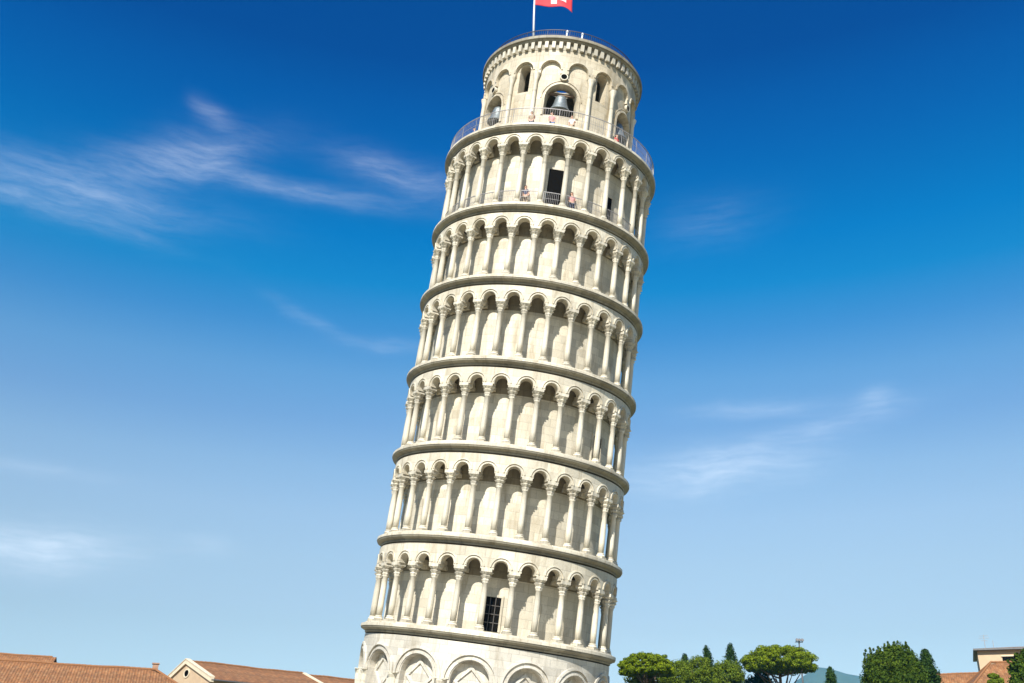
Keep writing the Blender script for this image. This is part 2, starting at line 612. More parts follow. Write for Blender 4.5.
# --- ground storey: outer arcade of 15 blind arches on engaged columns, wall behind
bm = bmesh.new()
pitch = 2 * pi / 15
RO = 7.66
PG = PH - rad(1.9)
for k in range(15):
    arch_panel(bm, PG + k * pitch, pitch / 2, -.4, 10.78, 1.10, 8.75, 7.24, RO, na=14)
lathe(bm, [(7.24, -.4), (7.24, 10.78)], 90)
lathe(bm, [(8.15, -.4), (8.15, .25), (7.95, .5), (7.66, .62)], 90)
bm2 = bm
for k in range(15):
    a = PG + k * pitch
    hood(bm2, a, RO, 1.15, 1.27, 8.75, .06, legs=.0)
    hood(bm2, a, RO, 1.41, 1.555, 8.75, .10, legs=.0)
obj('ground_storey', bm, M_BASE, tower)
# archivolts inside each blind arch and inset lozenges
loz = None
for k in range(15):
    a = PG + k * pitch
    bm = bmesh.new()
    # lozenge: stepped frame around a sunk diamond
    def dm(R, s, zc, dz=1.0):
        return [cyl(p[0] * s / 7.3, R, zc + p[1] * s * dz) for p in ((-1, 0), (0, 1), (1, 0), (0, -1))]
    zc = 8.70
    r_out0 = [bm.verts.new(p) for p in dm(7.23, .92, zc)]
    r_out = [bm.verts.new(p) for p in dm(7.34, .92, zc)]
    r_mid = [bm.verts.new(p) for p in dm(7.34, .70, zc)]
    r_in = [bm.verts.new(p) for p in dm(7.15, .66, zc)]
    for A, B in ((r_out0, r_out), (r_out, r_mid), (r_mid, r_in)):
        for i in range(4):
            bm.faces.new((A[i], A[(i + 1) % 4], B[(i + 1) % 4], B[i]))
    for i in range(4):   # sunk steps are shown as a small pyramid boss
        pass
    c = bm.verts.new(cyl(0, 7.24, zc))
    for i in range(4):
        bm.faces.new((r_in[i], r_in[(i + 1) % 4], c))
    o = obj('lozenge', bm, M_BASE, tower)
    o.rotation_euler.z = a

bm = bmesh.new()
for k in range(1):
    lathe(bm, [(.36, .62), (.36, .8), (.30, .95), (.27, 1.1), (.24, 7.9), (.26, 8.0)], 14)
    proto = obj('engaged_column', bm, M_COLUMN, tower, smooth=True, angle=40)
bm = bmesh.new()
lathe(bm, [(.25, 8.0), (.28, 8.1), (.28, 8.45), (.35, 8.62), (.35, 8.70)], 12)
box(bm, -.37, .37, -.34, .44, 8.70, 8.74)
capp = obj('capital', bm, M_COLUMN, proto)
for k in range(15):
    a = PG + (k + .5) * pitch
    o = proto if k == 0 else inst(proto, tower)
    o.location = cyl(a, 7.60, 0)
    o.rotation_euler.z = a
    if k:
        c = inst(capp, o)


# --- cornices
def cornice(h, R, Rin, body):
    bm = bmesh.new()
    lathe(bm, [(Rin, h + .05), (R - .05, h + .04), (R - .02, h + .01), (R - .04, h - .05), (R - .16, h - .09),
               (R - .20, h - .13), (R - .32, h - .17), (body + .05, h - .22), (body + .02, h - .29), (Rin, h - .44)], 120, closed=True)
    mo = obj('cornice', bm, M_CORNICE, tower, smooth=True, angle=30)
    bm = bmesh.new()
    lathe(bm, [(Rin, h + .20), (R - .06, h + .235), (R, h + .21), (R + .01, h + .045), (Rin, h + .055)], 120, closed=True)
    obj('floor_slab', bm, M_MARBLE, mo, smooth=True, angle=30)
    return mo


DR = 6.46          # inner drum radius
colm = None
stuffbm = bmesh.new()


def column_parts(bms, Hs):
    """bms: (base, shaft, capital) bmeshes in column-local frame; Hs: spring height above floor"""
    base, shaft, cap = bms
    box(base, -.27, .27, -.27, .27, 0, .12)
    lathe(base, [(.26, .12), (.275, .17), (.25, .22), (.215, .26), (.235, .30), (.20, .34)], 14)
    top = Hs - .74
    lathe(shaft, [(.18, .34), (.183, 1.0), (.174, 2.0), (.158, top - .06), (.195, top - .03), (.195, top)], 14)
    rg = lathe(cap, [(.165, top), (.25, top + .14), (.18, top + .19), (.34, top + .35), (.22, top + .40), (.41, top + .55), (.36, top + .57)], 16)
    for q in (1, 3, 5):              # leaves: every other rib stands back
        for i in range(1, 16, 2):
            v = rg[q][i]
            v.co.x *= .74
            v.co.y *= .74
    rg = None
    box(cap, -.31, .31, -.31, .31, top + .57, top + .74)


for lv in range(6):
    h0 = HC[lv] + .235
    h1 = HC[lv + 1] - .40
    R = RC[lv]
    Rcol = R - .58
    RA = R - .36          # arcade outer face
    RAi = RA - .50
    top6 = (lv == 5)
    apex = HC[lv + 1] - (1.03, .99, .94, .88, .82, .66)[lv]
    r = .41
    zs = apex - r
    plinth = .10
    # floor slab with cornice
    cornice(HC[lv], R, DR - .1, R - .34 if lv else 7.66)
    # inner drum
    bm = bmesh.new()
    lathe(bm, [(DR, HC[lv] + .1), (DR, HC[lv + 1] + .1)], 90)
    for f in [f for f in bm.faces if len(f.verts) > 8]:
        bm.faces.remove(f)
    obj('inner_wall', bm, M_MARBLE, tower, smooth=True)
    # arcade ring with hood mouldings and imposts
    bm = bmesh.new()
    pt = 2 * pi / 30
    PL = PH + rad((-.9, -.6, -.3, 0, 0, 0)[lv])
    zi = zs - .10         # top of capital
    for k in range(30):
        a = PL + (k + .5) * pt
        arch_panel(bm, a, pt / 2, zi, h1, r, zs, RAi, RA, na=8)
        hood(bm, a, RA, r + .03, r + .10, zs, .035, na=14)
        hood(bm, a, RA, r + .17, r + .24, zs, .06, na=14)
        # beam from the capital back to the drum
        ac = PL + k * pt
        box(bm, -.19, .19, -RAi - .02, -(DR - .05), zi + .002, zi + .30, Matrix.Rotation(ac, 4, 'Z'))
        # chamfered impost under the beam on the drum side
        box(bm, -.24, .24, -(DR + .22), -(DR - .05), zi - .22, zi + .001, Matrix.Rotation(ac, 4, 'Z'))
    obj('arcade', bm, M_MARBLE, tower)
    # vaulted ceiling of the gallery: low at the drum so its shade-dark colour fills the arch heads
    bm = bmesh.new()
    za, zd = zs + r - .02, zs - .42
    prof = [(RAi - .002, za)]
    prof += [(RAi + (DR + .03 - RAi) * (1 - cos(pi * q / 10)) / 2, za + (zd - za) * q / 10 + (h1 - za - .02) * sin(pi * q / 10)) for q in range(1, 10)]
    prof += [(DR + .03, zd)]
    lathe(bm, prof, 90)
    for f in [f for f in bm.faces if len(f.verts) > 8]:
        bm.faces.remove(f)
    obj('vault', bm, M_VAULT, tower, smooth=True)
    # low kerb under the columns
    bm = bmesh.new()
    lathe(bm, [(Rcol - .34, h0 - .05), (Rcol - .34, h0 + plinth), (Rcol + .34, h0 + plinth), (Rcol + .36, h0 - .05)], 120, closed=True)
    obj('stylobate', bm, M_MARBLE, tower)
    # columns
    Hs = zi - h0 - plinth
    bms = [bmesh.new() for _ in range(3)]
    column_parts(bms, Hs)
    src = None
    for k in range(-8, 8):
        a = PL + k * pt
        loc = cyl(a, Rcol, h0 + plinth)
        if src is None:
            shaft = obj('column', bms[1], M_COLUMN, tower, smooth=True, loc=loc, rotz=a)
            base = obj('column_base', bms[0], M_COLUMN, shaft, smooth=True, angle=40)
            cap = obj('capital', bms[2], M_COLUMN, shaft, smooth=True, angle=40)
            src = (shaft, base, cap)
        else:
            s_ = inst(shaft, tower, loc, a)
            inst(base, s_)
            inst(cap, s_)
    tmp = bmesh.new()
    for o in src:
        tmp.from_mesh(o.data)
    me = bpy.data.meshes.new('tmp')
    tmp.to_mesh(me)
    for k in range(8, 22):
        a = PL + k * pt
        M_ = Matrix.Translation(cyl(a, Rcol, h0 + plinth)) @ Matrix.Rotation(a, 4, 'Z')
        n0 = len(stuffbm.verts)
        stuffbm.from_mesh(me)
        stuffbm.verts.ensure_lookup_table()
        for v in stuffbm.verts[n0:]:
            v.co = M_ @ v.co
    bpy.data.meshes.remove(me)
    tmp.free()
o = obj('rear_columns', stuffbm, M_COLUMN, tower, smooth=True, angle=40)
tag(o, kind='stuff')
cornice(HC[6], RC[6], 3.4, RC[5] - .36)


# --- dark doorways on the galleries
def doorway(lv, deg, wd, z0, z1, bars=False):
    a = rad(deg)
    bm = bmesh.new()
    Mz = Matrix.Rotation(a, 4, 'Z')
    fr = .13
    Y = -(DR + .06)
    for x0, x1, za, zb in ((-wd / 2 - fr, -wd / 2, z0, z1 + fr), (wd / 2, wd / 2 + fr, z0, z1 + fr), (-wd / 2, wd / 2, z1, z1 + fr)):
        box(bm, x0, x1, Y, -(DR - .25), za, zb, Mz)
    d = obj('doorway', bm, M_MARBLE, tower)
    bm = bmesh.new()
    box(bm, -wd / 2, wd / 2, -(DR + .03), -(DR - .2), z0, z1, Mz)
    obj('dark_opening', bm, M_DARK, d)
    if bars:
        bm = bmesh.new()
        for x in (-wd / 6, wd / 6):
            box(bm, x - .02, x + .02, -(DR + .055), -(DR + .03), z0, z1, Mz)
        for q in (1, 2, 3):
            zz = z0 + (z1 - z0) * q / 4
            box(bm, -wd / 2, wd / 2, -(DR + .055), -(DR + .032), zz - .02, zz + .02, Mz)
        obj('window_grille', bm, M_GRILLE, d)
    return d


doorway(0, -.9, .92, HC[0] + .45, HC[0] + 2.35, True)
doorway(2, 52, .9, HC[2] + .3, HC[2] + 2.4)
doorway(5, 2.9, 1.0, HC[5] + .5, HC[5] + 3.45)
doorway(5, 38, .8, HC[5] + .3, HC[5] + 2.7)


# --- railings
def railing(name, R, z, hgt, n, post, a0=0, a1=2 * pi, bar=.007, mat=None):
    bm = bmesh.new()
    full = abs(a1 - a0 - 2 * pi) < 1e-6
    for zz, rr in ((z + hgt, .022), (z + .12, .01), (z + hgt * .55, .008)):
        lathe(bm, [(R - rr, zz - rr), (R + rr, zz - rr), (R + rr, zz + rr), (R - rr, zz + rr)], 96 if full else 8, closed=True, a0=a0, a1=a1)
    for k in range(n):
        a = a0 + (a1 - a0) * k / n
        q = .018 if k % post == 0 else bar
        box(bm, -q, q, -R - q, -R + q, z, z + hgt - .03, Matrix.Rotation(a, 4, 'Z'))
    return obj(name, bm, mat or M_IRON, tower)


railing('terrace_railing', RC[6] - .22, HC[6] + .2, 1.25, 300, 10)
for k in range(-7, 8):
    a = PH + k * rad(12)
    railing('gallery_railing', RC[5] - .58, HC[5] + .33, 1.0, 9, 100, a + rad(1.6), a + rad(10.4))

# --- belfry
ZB = HC[6] + .22
RB = 5.50
bm = bmesh.new()
for k in range(6):
    arch_panel(bm, k * pi / 3, rad(18), ZB, 51.45, 1.14, 47.62, 4.75, RB, sill=46.25, na=14)
    arch_panel(bm, k * pi / 3 + rad(30), rad(12), ZB, 51.45, .42, 50.0, 4.75, RB, sill=48.2, na=8)
    hood(bm, k * pi / 3, RB, 1.16, 1.32, 47.62, .09, legs=1.37, na=18)
    hood(bm, k * pi / 3, RB, 1.40, 1.48, 47.62, .06, na=18)
    hood(bm, k * pi / 3 + rad(30), RB, .44, .52, 50.0, .04, na=12)
lathe(bm, [(RB + .16, ZB), (RB + .16, ZB + .35), (RB + .02, ZB + .45), (4.9, ZB + .45), (4.9, ZB)], 96, closed=True)
for f in list(bm.faces):
    c = f.calc_center_median()
    if c.z < ZB + .5 and (Vector((c.x, c.y)).length > 4.85):
        aa = math.degrees(atan2(c.x, -c.y)) % 60
        aa = min(aa, 60 - aa)
        if aa < 12 and len(f.verts) == 4 and Vector((c.x, c.y)).length > RB + .01:
            pass
obj('belfry_wall', bm, M_BELFRY, tower)
# outer order: small blind arches on slim pilasters
bm = bmesh.new()
for k in range(18):
    a = rad(10 + 20 * k)
    arch_panel(bm, a, rad(10), 49.55, 51.45, .70, 49.85, RB + .01, RB + .20, na=10)
    hood(bm, a, RB + .20, .72, .84, 49.85, .06, na=14)
obj('blind_arcade', bm, M_BELFRY, tower)
bm = bmesh.new()
lathe(bm, [(.24, ZB + .4), (.24, ZB + .6), (.17, ZB + .72), (.15, 49.0), (.17, 49.05), (.16, 49.12), (.26, 49.42), (.27, 49.55)], 12)
half = None
for k in range(18):
    if k % 3:
        a = rad(20 * k)
        if half is None:
            half = obj('engaged_column', bm, M_COLUMN, tower, smooth=True, angle=40)
            e = half
        else:
            e = inst(half, tower)
        e.location = cyl(a, RB + .14, 0)
        e.rotation_euler.z = a
# round eyes over the big arches
bm = bmesh.new()
lathe(bm, [(.21, .0), (.21, .19), (.28, .19), (.28, .0)], 20, closed=True)
eye = obj('oculus', bm, M_MARBLE, tower)
bm = bmesh.new()
lathe(bm, [(.001, .175), (.205, .175)], 20)
for f in [f for f in bm.faces if len(f.verts) > 4]:
    bm.faces.remove(f)
eyed = obj('dark_opening', bm, M_DARK, eye)
for k in range(6):
    a = k * pi / 3
    e = eye if k == 0 else inst(eye, tower)
    e.matrix_local = Matrix.Rotation(a, 4, 'Z') @ Matrix.Translation((0, -(RB + .03), 49.30)) @ Matrix.Rotation(pi / 2, 4, 'X')
    if k:
        inst(eyed, e)
# corbel table and top cornice
bm = bmesh.new()
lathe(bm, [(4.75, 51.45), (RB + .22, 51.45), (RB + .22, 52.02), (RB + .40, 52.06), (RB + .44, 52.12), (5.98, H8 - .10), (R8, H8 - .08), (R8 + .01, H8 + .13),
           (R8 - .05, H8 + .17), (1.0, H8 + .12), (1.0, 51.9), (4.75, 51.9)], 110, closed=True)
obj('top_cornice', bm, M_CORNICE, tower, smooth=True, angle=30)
bm = bmesh.new()
for k in range(72):
    Mz = Matrix.Rotation(rad(5 * k), 4, 'Z')
    box(bm, -.125, .125, -(RB + .42), -(RB + .2), 51.50, 52.03, Mz)
obj('corbel_table', bm, M_COLUMN, tower)
railing('roof_railing', R8 - .5, H8 + .15, .8, 220, 10, mat=M_RAILDARK)
# small finial posts
bm = bmesh.new()
for dg in (-2, 9):
    lathe(bm, [(.08, H8 + .1), (.06, H8 + .62), (.11, H8 + .7), (.04, H8 + .85)], 8, Matrix.Translation(cyl(rad(dg), R8 - .35, 0)))
obj('finial', bm, M_POLE, tower)


def on_tower(o, p, rotz=0.0):
    """place a loose thing that stands upright on the leaning tower"""
    q = LEAN @ Vector(p)
    o.location = q
    o.rotation_euler = (0, 0, rotz)


# --- bells, hanging in the belfry openings
BELLS = {0: 'grey bronze bell hanging in the middle arch of the belfry', 1: 'grey bronze bell hanging in the right arch of the belfry',
         5: 'grey bronze bell hanging in the left arch of the belfry'}
first = None
for k, lab in BELLS.items():
    if first is None:
        bell = thing('bell', lab, 'bell', group='bells in the belfry')
        bm = bmesh.new()
        lathe(bm, [(.80, -1.45), (.86, -1.45), (.80, -1.28), (.66, -1.05), (.56, -.70), (.50, -.35), (.42, -.12), (.22, .02), (.10, .06), (.05, .06)], 28)
        b1 = obj('bell_body', bm, M_BRONZE, bell, smooth=True, angle=50)
        bm = bmesh.new()
        tube(bm, [(0, 0, -.1), (0, 0, -1.35), (0, 0, -1.45), (0, 0, -1.6)], [.03, .035, .09, .05], 8)
        b2 = obj('clapper', bm, M_IRON, bell)
        bm = bmesh.new()
        box(bm, -1.5, 1.5, -.10, .10, .06, .26)
        b3 = obj('yoke', bm, M_BARK, bell)
        first = bell
    else:
        bell = inst(first, None)
        tag(bell, lab)
        for c in (b1, b2, b3):
            inst(c, bell)
    bell.matrix_world = LEAN @ Matrix.Translation(cyl(k * pi / 3, 5.0, 48.1)) @ Matrix.Rotation(k * pi / 3, 4, 'Z') @ Matrix.Diagonal((.86, .86, .86, 1))

# --- flag
base_p = LEAN @ cyl(rad(-27), R8 - .55, H8 + .15)
fp = thing('flagpole', 'thin pale flagpole standing on the tower top, left of its middle', 'flagpole', base_p)
bm = bmesh.new()
tube(bm, [(0, 0, -.05), (0, 0, 2.5), (.05, 0, 6.2)], [.085, .07, .05], 10)
obj('pole', bm, M_POLE, fp, smooth=True)
bm = bmesh.new()
box(bm, -.16, .16, -.16, .16, -.06, .25)
obj('socket', bm, M_IRON, fp)
m, t, b = material('flag_cloth', .8)
uv = t.n('ShaderNodeTexCoord').outputs['UV']
sp = t.n('ShaderNodeSeparateXYZ')
t.put(sp.inputs[0], uv)
cxm = t.m('LESS_THAN', t.m('ABSOLUTE', t.m('SUBTRACT', sp.outputs[0], .5)), .075)
czm = t.m('LESS_THAN', t.m('ABSOLUTE', t.m('SUBTRACT', sp.outputs[1], .5)), .10)
inx = t.m('LESS_THAN', t.m('ABSOLUTE', t.m('SUBTRACT', sp.outputs[0], .5)), .33)
iny = t.m('LESS_THAN', t.m('ABSOLUTE', t.m('SUBTRACT', sp.outputs[1], .5)), .33)
cr = t.m('MAXIMUM', t.m('MULTIPLY', cxm, iny), t.m('MULTIPLY', czm, inx))
t.put(b.inputs['Base Color'], t.mix(cr, (.62, .035, .045), (.80, .74, .70)))
bm = bmesh.new()
uvl = bm.loops.layers.uv.new('UVMap')
NU, NV = 22, 14
fg = []
for j in range(NV + 1):
    row = []
    for i in range(NU + 1):
        u, v = i / NU, j / NV
        p = Vector((.07 + 2.75 * u, .30 * sin(u * 7 + v * 1.5) * u + .1 * sin(v * 5) * u, 3.4 + 1.75 * v - .42 * u * u + .07 * sin(u * 9) * u))
        row.append((bm.verts.new(p), (u, v)))
    fg.append(row)
for j in range(NV):
    for i in range(NU):
        q = [fg[j][i], fg[j][i + 1], fg[j + 1][i + 1], fg[j + 1][i]]
        f = bm.faces.new([x[0] for x in q])
        for lp, x in zip(f.loops, q):
            lp[uvl].uv = x[1]
fl = obj('flag', bm, m, None, smooth=True)
so = fl.modifiers.new('thick', 'SOLIDIFY')
so.thickness = .012
fl.location = base_p
tag(fl, 'red flag with a white cross flying at the very top of the tower', 'flag')


# ================================================================= people on the terrace
M_SKIN = simple('skin', (.55, .33, .23), (.48, .28, .19), 5, .6)
M_HAIRS = [simple('brown_hair', (.06, .035, .02), (.10, .06, .035), 20, .7), simple('blond_hair', (.35, .24, .12), (.26, .17, .08), 20, .7)]


def skin_chain(name, pts, edges, mat, parent, sub=1, root=0):
    me = bpy.data.meshes.new(name)
    me.from_pydata([p[:3] for p in pts], edges, [])
    me.materials.append(mat)
    o = bpy.data.objects.new(name, me)
    COL.objects.link(o)
    o.parent = parent
    md = o.modifiers.new('skin', 'SKIN')
    md.use_smooth_shade = True
    for i, p in enumerate(pts):
        sv = me.skin_vertices[0].data[i]
        sv.radius = p[3] if isinstance(p[3], tuple) else (p[3], p[3])
        sv.use_root = (i == root)
    ss = o.modifiers.new('sub', 'SUBSURF')
    ss.levels = ss.render_levels = sub
    return o


def person(label, tp, face, shirt, trousers, hair, arm=0.0, group='visitors on the tower'):
    """standing visitor; arm raises the right forearm (0..1)"""
    h = 1.0
    P = [(0, 0, .95, (.15, .11)),        # 0 pelvis
         (0, 0, 1.15, (.14, .10)), (0, .01, 1.36, (.165, .105)), (0, 0, 1.47, (.07, .06)), (0, -.01, 1.55, .052),   # spine, neck
         (0, -.015, 1.60, (.075, .085)), (0, -.01, 1.68, (.082, .098)), (0, 0, 1.745, (.06, .07)),                        # head
         (.18, 0, 1.40, .058), (.235, .0, 1.14, .045), (.22, -.09 - .16 * arm, .93 + .35 * arm, .034), (.215, -.12 - .22 * arm, .84 + .50 * arm, .03),
         (-.18, 0, 1.40, .058), (-.235, .0, 1.14, .045), (-.20, -.12, .95, .034), (-.17, -.20, .93, .03),
         (.095, 0, .84, .085), (.10, -.01, .48, .06), (.105, .01, .10, .042), (.11, -.13, .035, .033),
         (-.095, 0, .84, .085), (-.10, -.01, .48, .06), (-.105, .01, .10, .042), (-.11, -.13, .035, .033)]
    E = [(0, 1), (1, 2), (2, 3), (3, 4), (4, 5), (5, 6), (6, 7), (2, 8), (8, 9), (9, 10), (10, 11), (2, 12), (12, 13), (13, 14), (14, 15),
         (0, 16), (16, 17), (17, 18), (18, 19), (0, 20), (20, 21), (21, 22), (22, 23)]
    # fingers
    for s, hand in ((1, 11), (-1, 15)):
        hx, hy, hz, _ = P[hand]
        up = arm if s == 1 else 0.15
        for q in range(4):
            i = len(P)
            P.append((hx + (q - 1.5) * .018, hy - .055 * up - .01, hz - .05 * (1 - up) + .03 * up, .009))
            P.append((hx + (q - 1.5) * .019, hy - .09 * up - .03, hz - .10 * (1 - up) + .05 * up, .008))
            E += [(hand, i), (i, i + 1)]
        i = len(P)
        P.append((hx - s * .04, hy - .03, hz - .03, .010))
        E.append((hand, i))
    o = skin_chain('person', P, E, M_SKIN, None, 1)
    tag(o, label, 'person', group)

    def grow(idx, d):
        out = []
        for i in idx:
            p = P[i]
            r_ = p[3] if isinstance(p[3], tuple) else (p[3], p[3])
            out.append((p[0], p[1], p[2], (r_[0] + d, r_[1] + d)))
        return out
    sp_ = grow([0, 1, 2], .018) + grow([3], .012) + grow([8, 9, 12, 13], .018)
    sp_[3] = (0, 0, 1.45, (.085, .07))
    sp_[5] = (.21, 0, 1.24, (.062, .062))
    sp_[7] = (-.21, 0, 1.24, (.062, .062))
    skin_chain('shirt', sp_, [(0, 1), (1, 2), (2, 3), (2, 4), (4, 5), (2, 6), (6, 7)], shirt, o)
    tr = grow([0, 16, 17, 18, 20, 21, 22], .014)
    tr[0] = (0, 0, .93, (.158, .118))
    skin_chain('trousers', tr, [(0, 1), (1, 2), (2, 3), (0, 4), (4, 5), (5, 6)], trousers, o)
    bm = bmesh.new()
    bmesh.ops.create_icosphere(bm, subdivisions=3, radius=1)
    for v in bm.verts:
        v.co = Vector((v.co.x * .094, v.co.y * .112 + .014, v.co.z * .10 + 1.705))
    bmesh.ops.delete(bm, geom=[v for v in bm.verts if v.co.z < 1.60 or (v.co.y < -.045 and v.co.z < 1.745)], context='VERTS')
    obj('hair', bm, hair, o, smooth=True)
    bm = bmesh.new()
    box(bm, -.012, .012, -.125, -.09, 1.645, 1.69)
    obj('nose', bm, M_SKIN, o)
    for s in (-1, 1):
        bm = bmesh.new()
        box(bm, s * .095 - .01, s * .095 + .01, -.02, .02, 1.635, 1.69)
        obj('ear', bm, M_SKIN, o)
    bm = bmesh.new()
    for s in (-1, 1):
        bmesh.ops.create_icosphere(bm, subdivisions=1, radius=.012, matrix=Matrix.Translation((s * .033, -.098, 1.69)))
    obj('eyes', bm, M_DARK, o)
    bm = bmesh.new()
    box(bm, -.025, .025, -.102, -.09, 1.612, 1.62)
    obj('mouth', bm, C_LIP, o)
    on_tower(o, tp, face)
    return o


C_LIP = simple('lips', (.45, .16, .14), (.38, .13, .11), 9, .6)
cl_ = lambda n, c: simple(n, c, tuple(x * .8 for x in c), 6, .85)
C_PINK, C_WHITE, C_BLUE, C_RED = cl_('pink_cloth', (.62, .28, .27)), cl_('white_cloth', (.75, .72, .68)), cl_('blue_cloth', (.10, .16, .35)), cl_('red_cloth', (.5, .08, .06))
C_NAVY, C_TAN = cl_('navy_cloth', (.04, .05, .10)), cl_('tan_cloth', (.34, .26, .17))
TZ = HC[6] + .215
person('person in a tan shirt at the terrace rail left of the middle belfry arch', cyl(rad(-15.5), 6.4, TZ), rad(-15), C_TAN, C_NAVY, M_HAIRS[0], .8)
person('person in a pink top at the terrace rail before the middle belfry arch', cyl(rad(-3), 6.4, TZ), rad(8), C_PINK, C_BLUE, M_HAIRS[0], .2)
person('person in a white shirt at the terrace rail right of the middle belfry arch', cyl(rad(9.5), 6.4, TZ), rad(-20), C_WHITE, C_TAN, M_HAIRS[1], .5)
person('person in a red top at the rail on the right side of the belfry terrace', cyl(rad(43), 6.4, TZ), rad(50), C_RED, C_NAVY, M_HAIRS[0], .3)
person('person in blue standing at the left end of the belfry terrace', cyl(rad(-62), 6.4, TZ), rad(-60), C_BLUE, C_NAVY, M_HAIRS[0], 0)
GZ = HC[5] + .235
person('person in pink in the top gallery, in the second bay right of its black doorway', cyl(rad(14.5), 6.75, GZ), rad(10), C_PINK, C_NAVY, M_HAIRS[1], .4)
person('person in dark blue in the top gallery, one bay left of its black doorway', cyl(rad(-12.0), 6.75, GZ), rad(-10), C_NAVY, C_TAN, M_HAIRS[0], .2)


# ================================================================= houses
def house(name, label, A, B, ridge_z, eave_z, w1, w2, wall, coping=0, hipA=0.0, over=.45, cat='house', group=None):
    """gabled house along the ridge A->B (x, y); w1 half width towards the camera, w2 away."""
    A, B = Vector((A[0], A[1], 0)), Vector((B[0], B[1], 0))
    L = (B - A).length
    d = (B - A) / L
    nrm = Vector((d.y, -d.x, 0))          # towards the camera
    if nrm.y > 0:
        nrm = -nrm
    T = Matrix(((d.x, nrm.x, 0, A.x), (d.y, nrm.y, 0, A.y), (0, 0, 1, 0), (0, 0, 0, 1)))
    root = thing(name, label, cat, (0, 0, 0), group=group)
    root.matrix_world = T
    drop = (ridge_z - eave_z)
    # walls (closed prism)
    bm = bmesh.new()
    e = .18
    if hipA:
        prof = [(-w2, 0), (-w2, eave_z - e), (w1, eave_z - e), (w1, 0)]
        vs = [[bm.verts.new((x, y, z)) for (y, z) in prof] for x in (.05, L - .05)]
    else:
        prof = [(-w2, 0), (-w2, eave_z - e), (0, ridge_z - e), (w1, eave_z - e), (w1, 0)]
        vs = [[bm.verts.new((x, y, z)) for (y, z) in prof] for x in (.05, L - .05)]
    n = len(prof)
    for i in range(n):
        bm.faces.new((vs[0][i], vs[0][(i + 1) % n], vs[1][(i + 1) % n], vs[1][i]))
    bm.faces.new(vs[0])
    bm.faces.new(vs[1])
    obj('wall', bm, wall, root)
    # roof
    bm = bmesh.new()
    uvl = bm.loops.layers.uv.new('UVMap')

    def quad(pts):
        vs_ = [bm.verts.new(p) for p in pts]
        f = bm.faces.new(vs_)
        o_ = Vector(pts[0])
        ex = (Vector(pts[1]) - o_).normalized()
        nn = f.normal if f.normal.length else Vector((0, 0, 1))
        f.normal_update()
        ey = f.normal.cross(ex)
        for lp in f.loops:
            q = lp.vert.co - o_
            lp[uvl].uv = (q.dot(ex), q.dot(ey))
        return f
    xo = over if not coping else 0.02
    for (w_, sgn) in ((w1, 1), (w2, -1)):
        sl = drop / w_
        ye, ze = w_ + over, eave_z - over * sl
        th = .14
        xa = hipA
        N = max(1, int(L / 1.2))
        # gently sagging old roof: split along its length
        for i in range(N):
            x0 = -xo + (L + 2 * xo) * i / N
            x1 = -xo + (L + 2 * xo) * (i + 1) / N
            s0 = .03 * sin(x0 * .7 + w_) - .012 * sin(x0 * 1.9)
            s1 = .03 * sin(x1 * .7 + w_) - .012 * sin(x1 * 1.9)
            if hipA:
                r0, r1 = max(x0, hipA), max(x1, hipA)
            else:
                r0, r1 = x0, x1
            t0 = 1.0 if x0 >= hipA or not hipA else max(0.0, (x0 + over) / (hipA + over))
            t1 = 1.0 if x1 >= hipA or not hipA else max(0.0, (x1 + over) / (hipA + over))
            e0, e1 = (x0, sgn * ye, ze + s0), (x1, sgn * ye, ze + s1)
            g0 = (x0, sgn * ye * (1 - t0), ze + s0 + (ridge_z - ze) * t0)
            g1 = (x1, sgn * ye * (1 - t1), ze + s1 + (ridge_z - ze) * t1)
            if t0 > 0.02:
                quad([e0, e1, g1, g0])
            else:
                quad([e0, e1, g1])
            quad([(e0[0], e0[1], e0[2] - th), (e1[0], e1[1], e1[2] - th), e1, e0])
            if not hipA or t0 > .02:
                quad([(e0[0], e0[1], e0[2] - th), (e1[0], e1[1], e1[2] - th), (g1[0], g1[1], g1[2] - th), (g0[0], g0[1], g0[2] - th)])
        if not hipA:
            for xx in (-xo, L + xo):
                quad([(xx, sgn * ye, ze - th), (xx, 0, ridge_z - th), (xx, 0, ridge_z), (xx, sgn * ye, ze)])
        else:
            quad([(L + xo, sgn * ye, ze - th), (L + xo, 0, ridge_z - th), (L + xo, 0, ridge_z), (L + xo, sgn * ye, ze)])
    if hipA:
        sl1 = drop / w1
        ze = eave_z - over * sl1
        quad([(-xo, -(w2 + over), ze), (-xo, w1 + over, ze), (hipA, 0, ridge_z)])
    roof = obj('roof', bm, M_TILE, root)
    # ridge tiles
    bm = bmesh.new()
    x = hipA
    while x < L:
        x1 = min(x + .45, L)
        zz = ridge_z + .02 + .03 * sin(x * .7 + w1) - .012 * sin(x * 1.9)
        tube(bm, [(x, 0, zz), (x1 + .05, 0, zz)], [.13, .11], 8)
        x += .45
    if hipA:
        for sgn, w_ in ((1, w1), (-1, w2)):
            tube(bm, [(-xo, sgn * (w_ + over), eave_z - over * drop / w_ + .03), (hipA, 0, ridge_z + .03)], .11, 8)
    obj('ridge_tiles', bm, M_TILE, roof)
    # gutter along the camera-side eave
    bm = bmesh.new()
    ze = eave_z - over * drop / w1
    tube(bm, [(-xo, w1 + over + .06, ze - .1), (L + xo, w1 + over + .06, ze - .1)], .075, 8)
    obj('gutter', bm, M_GUTTER, roof)
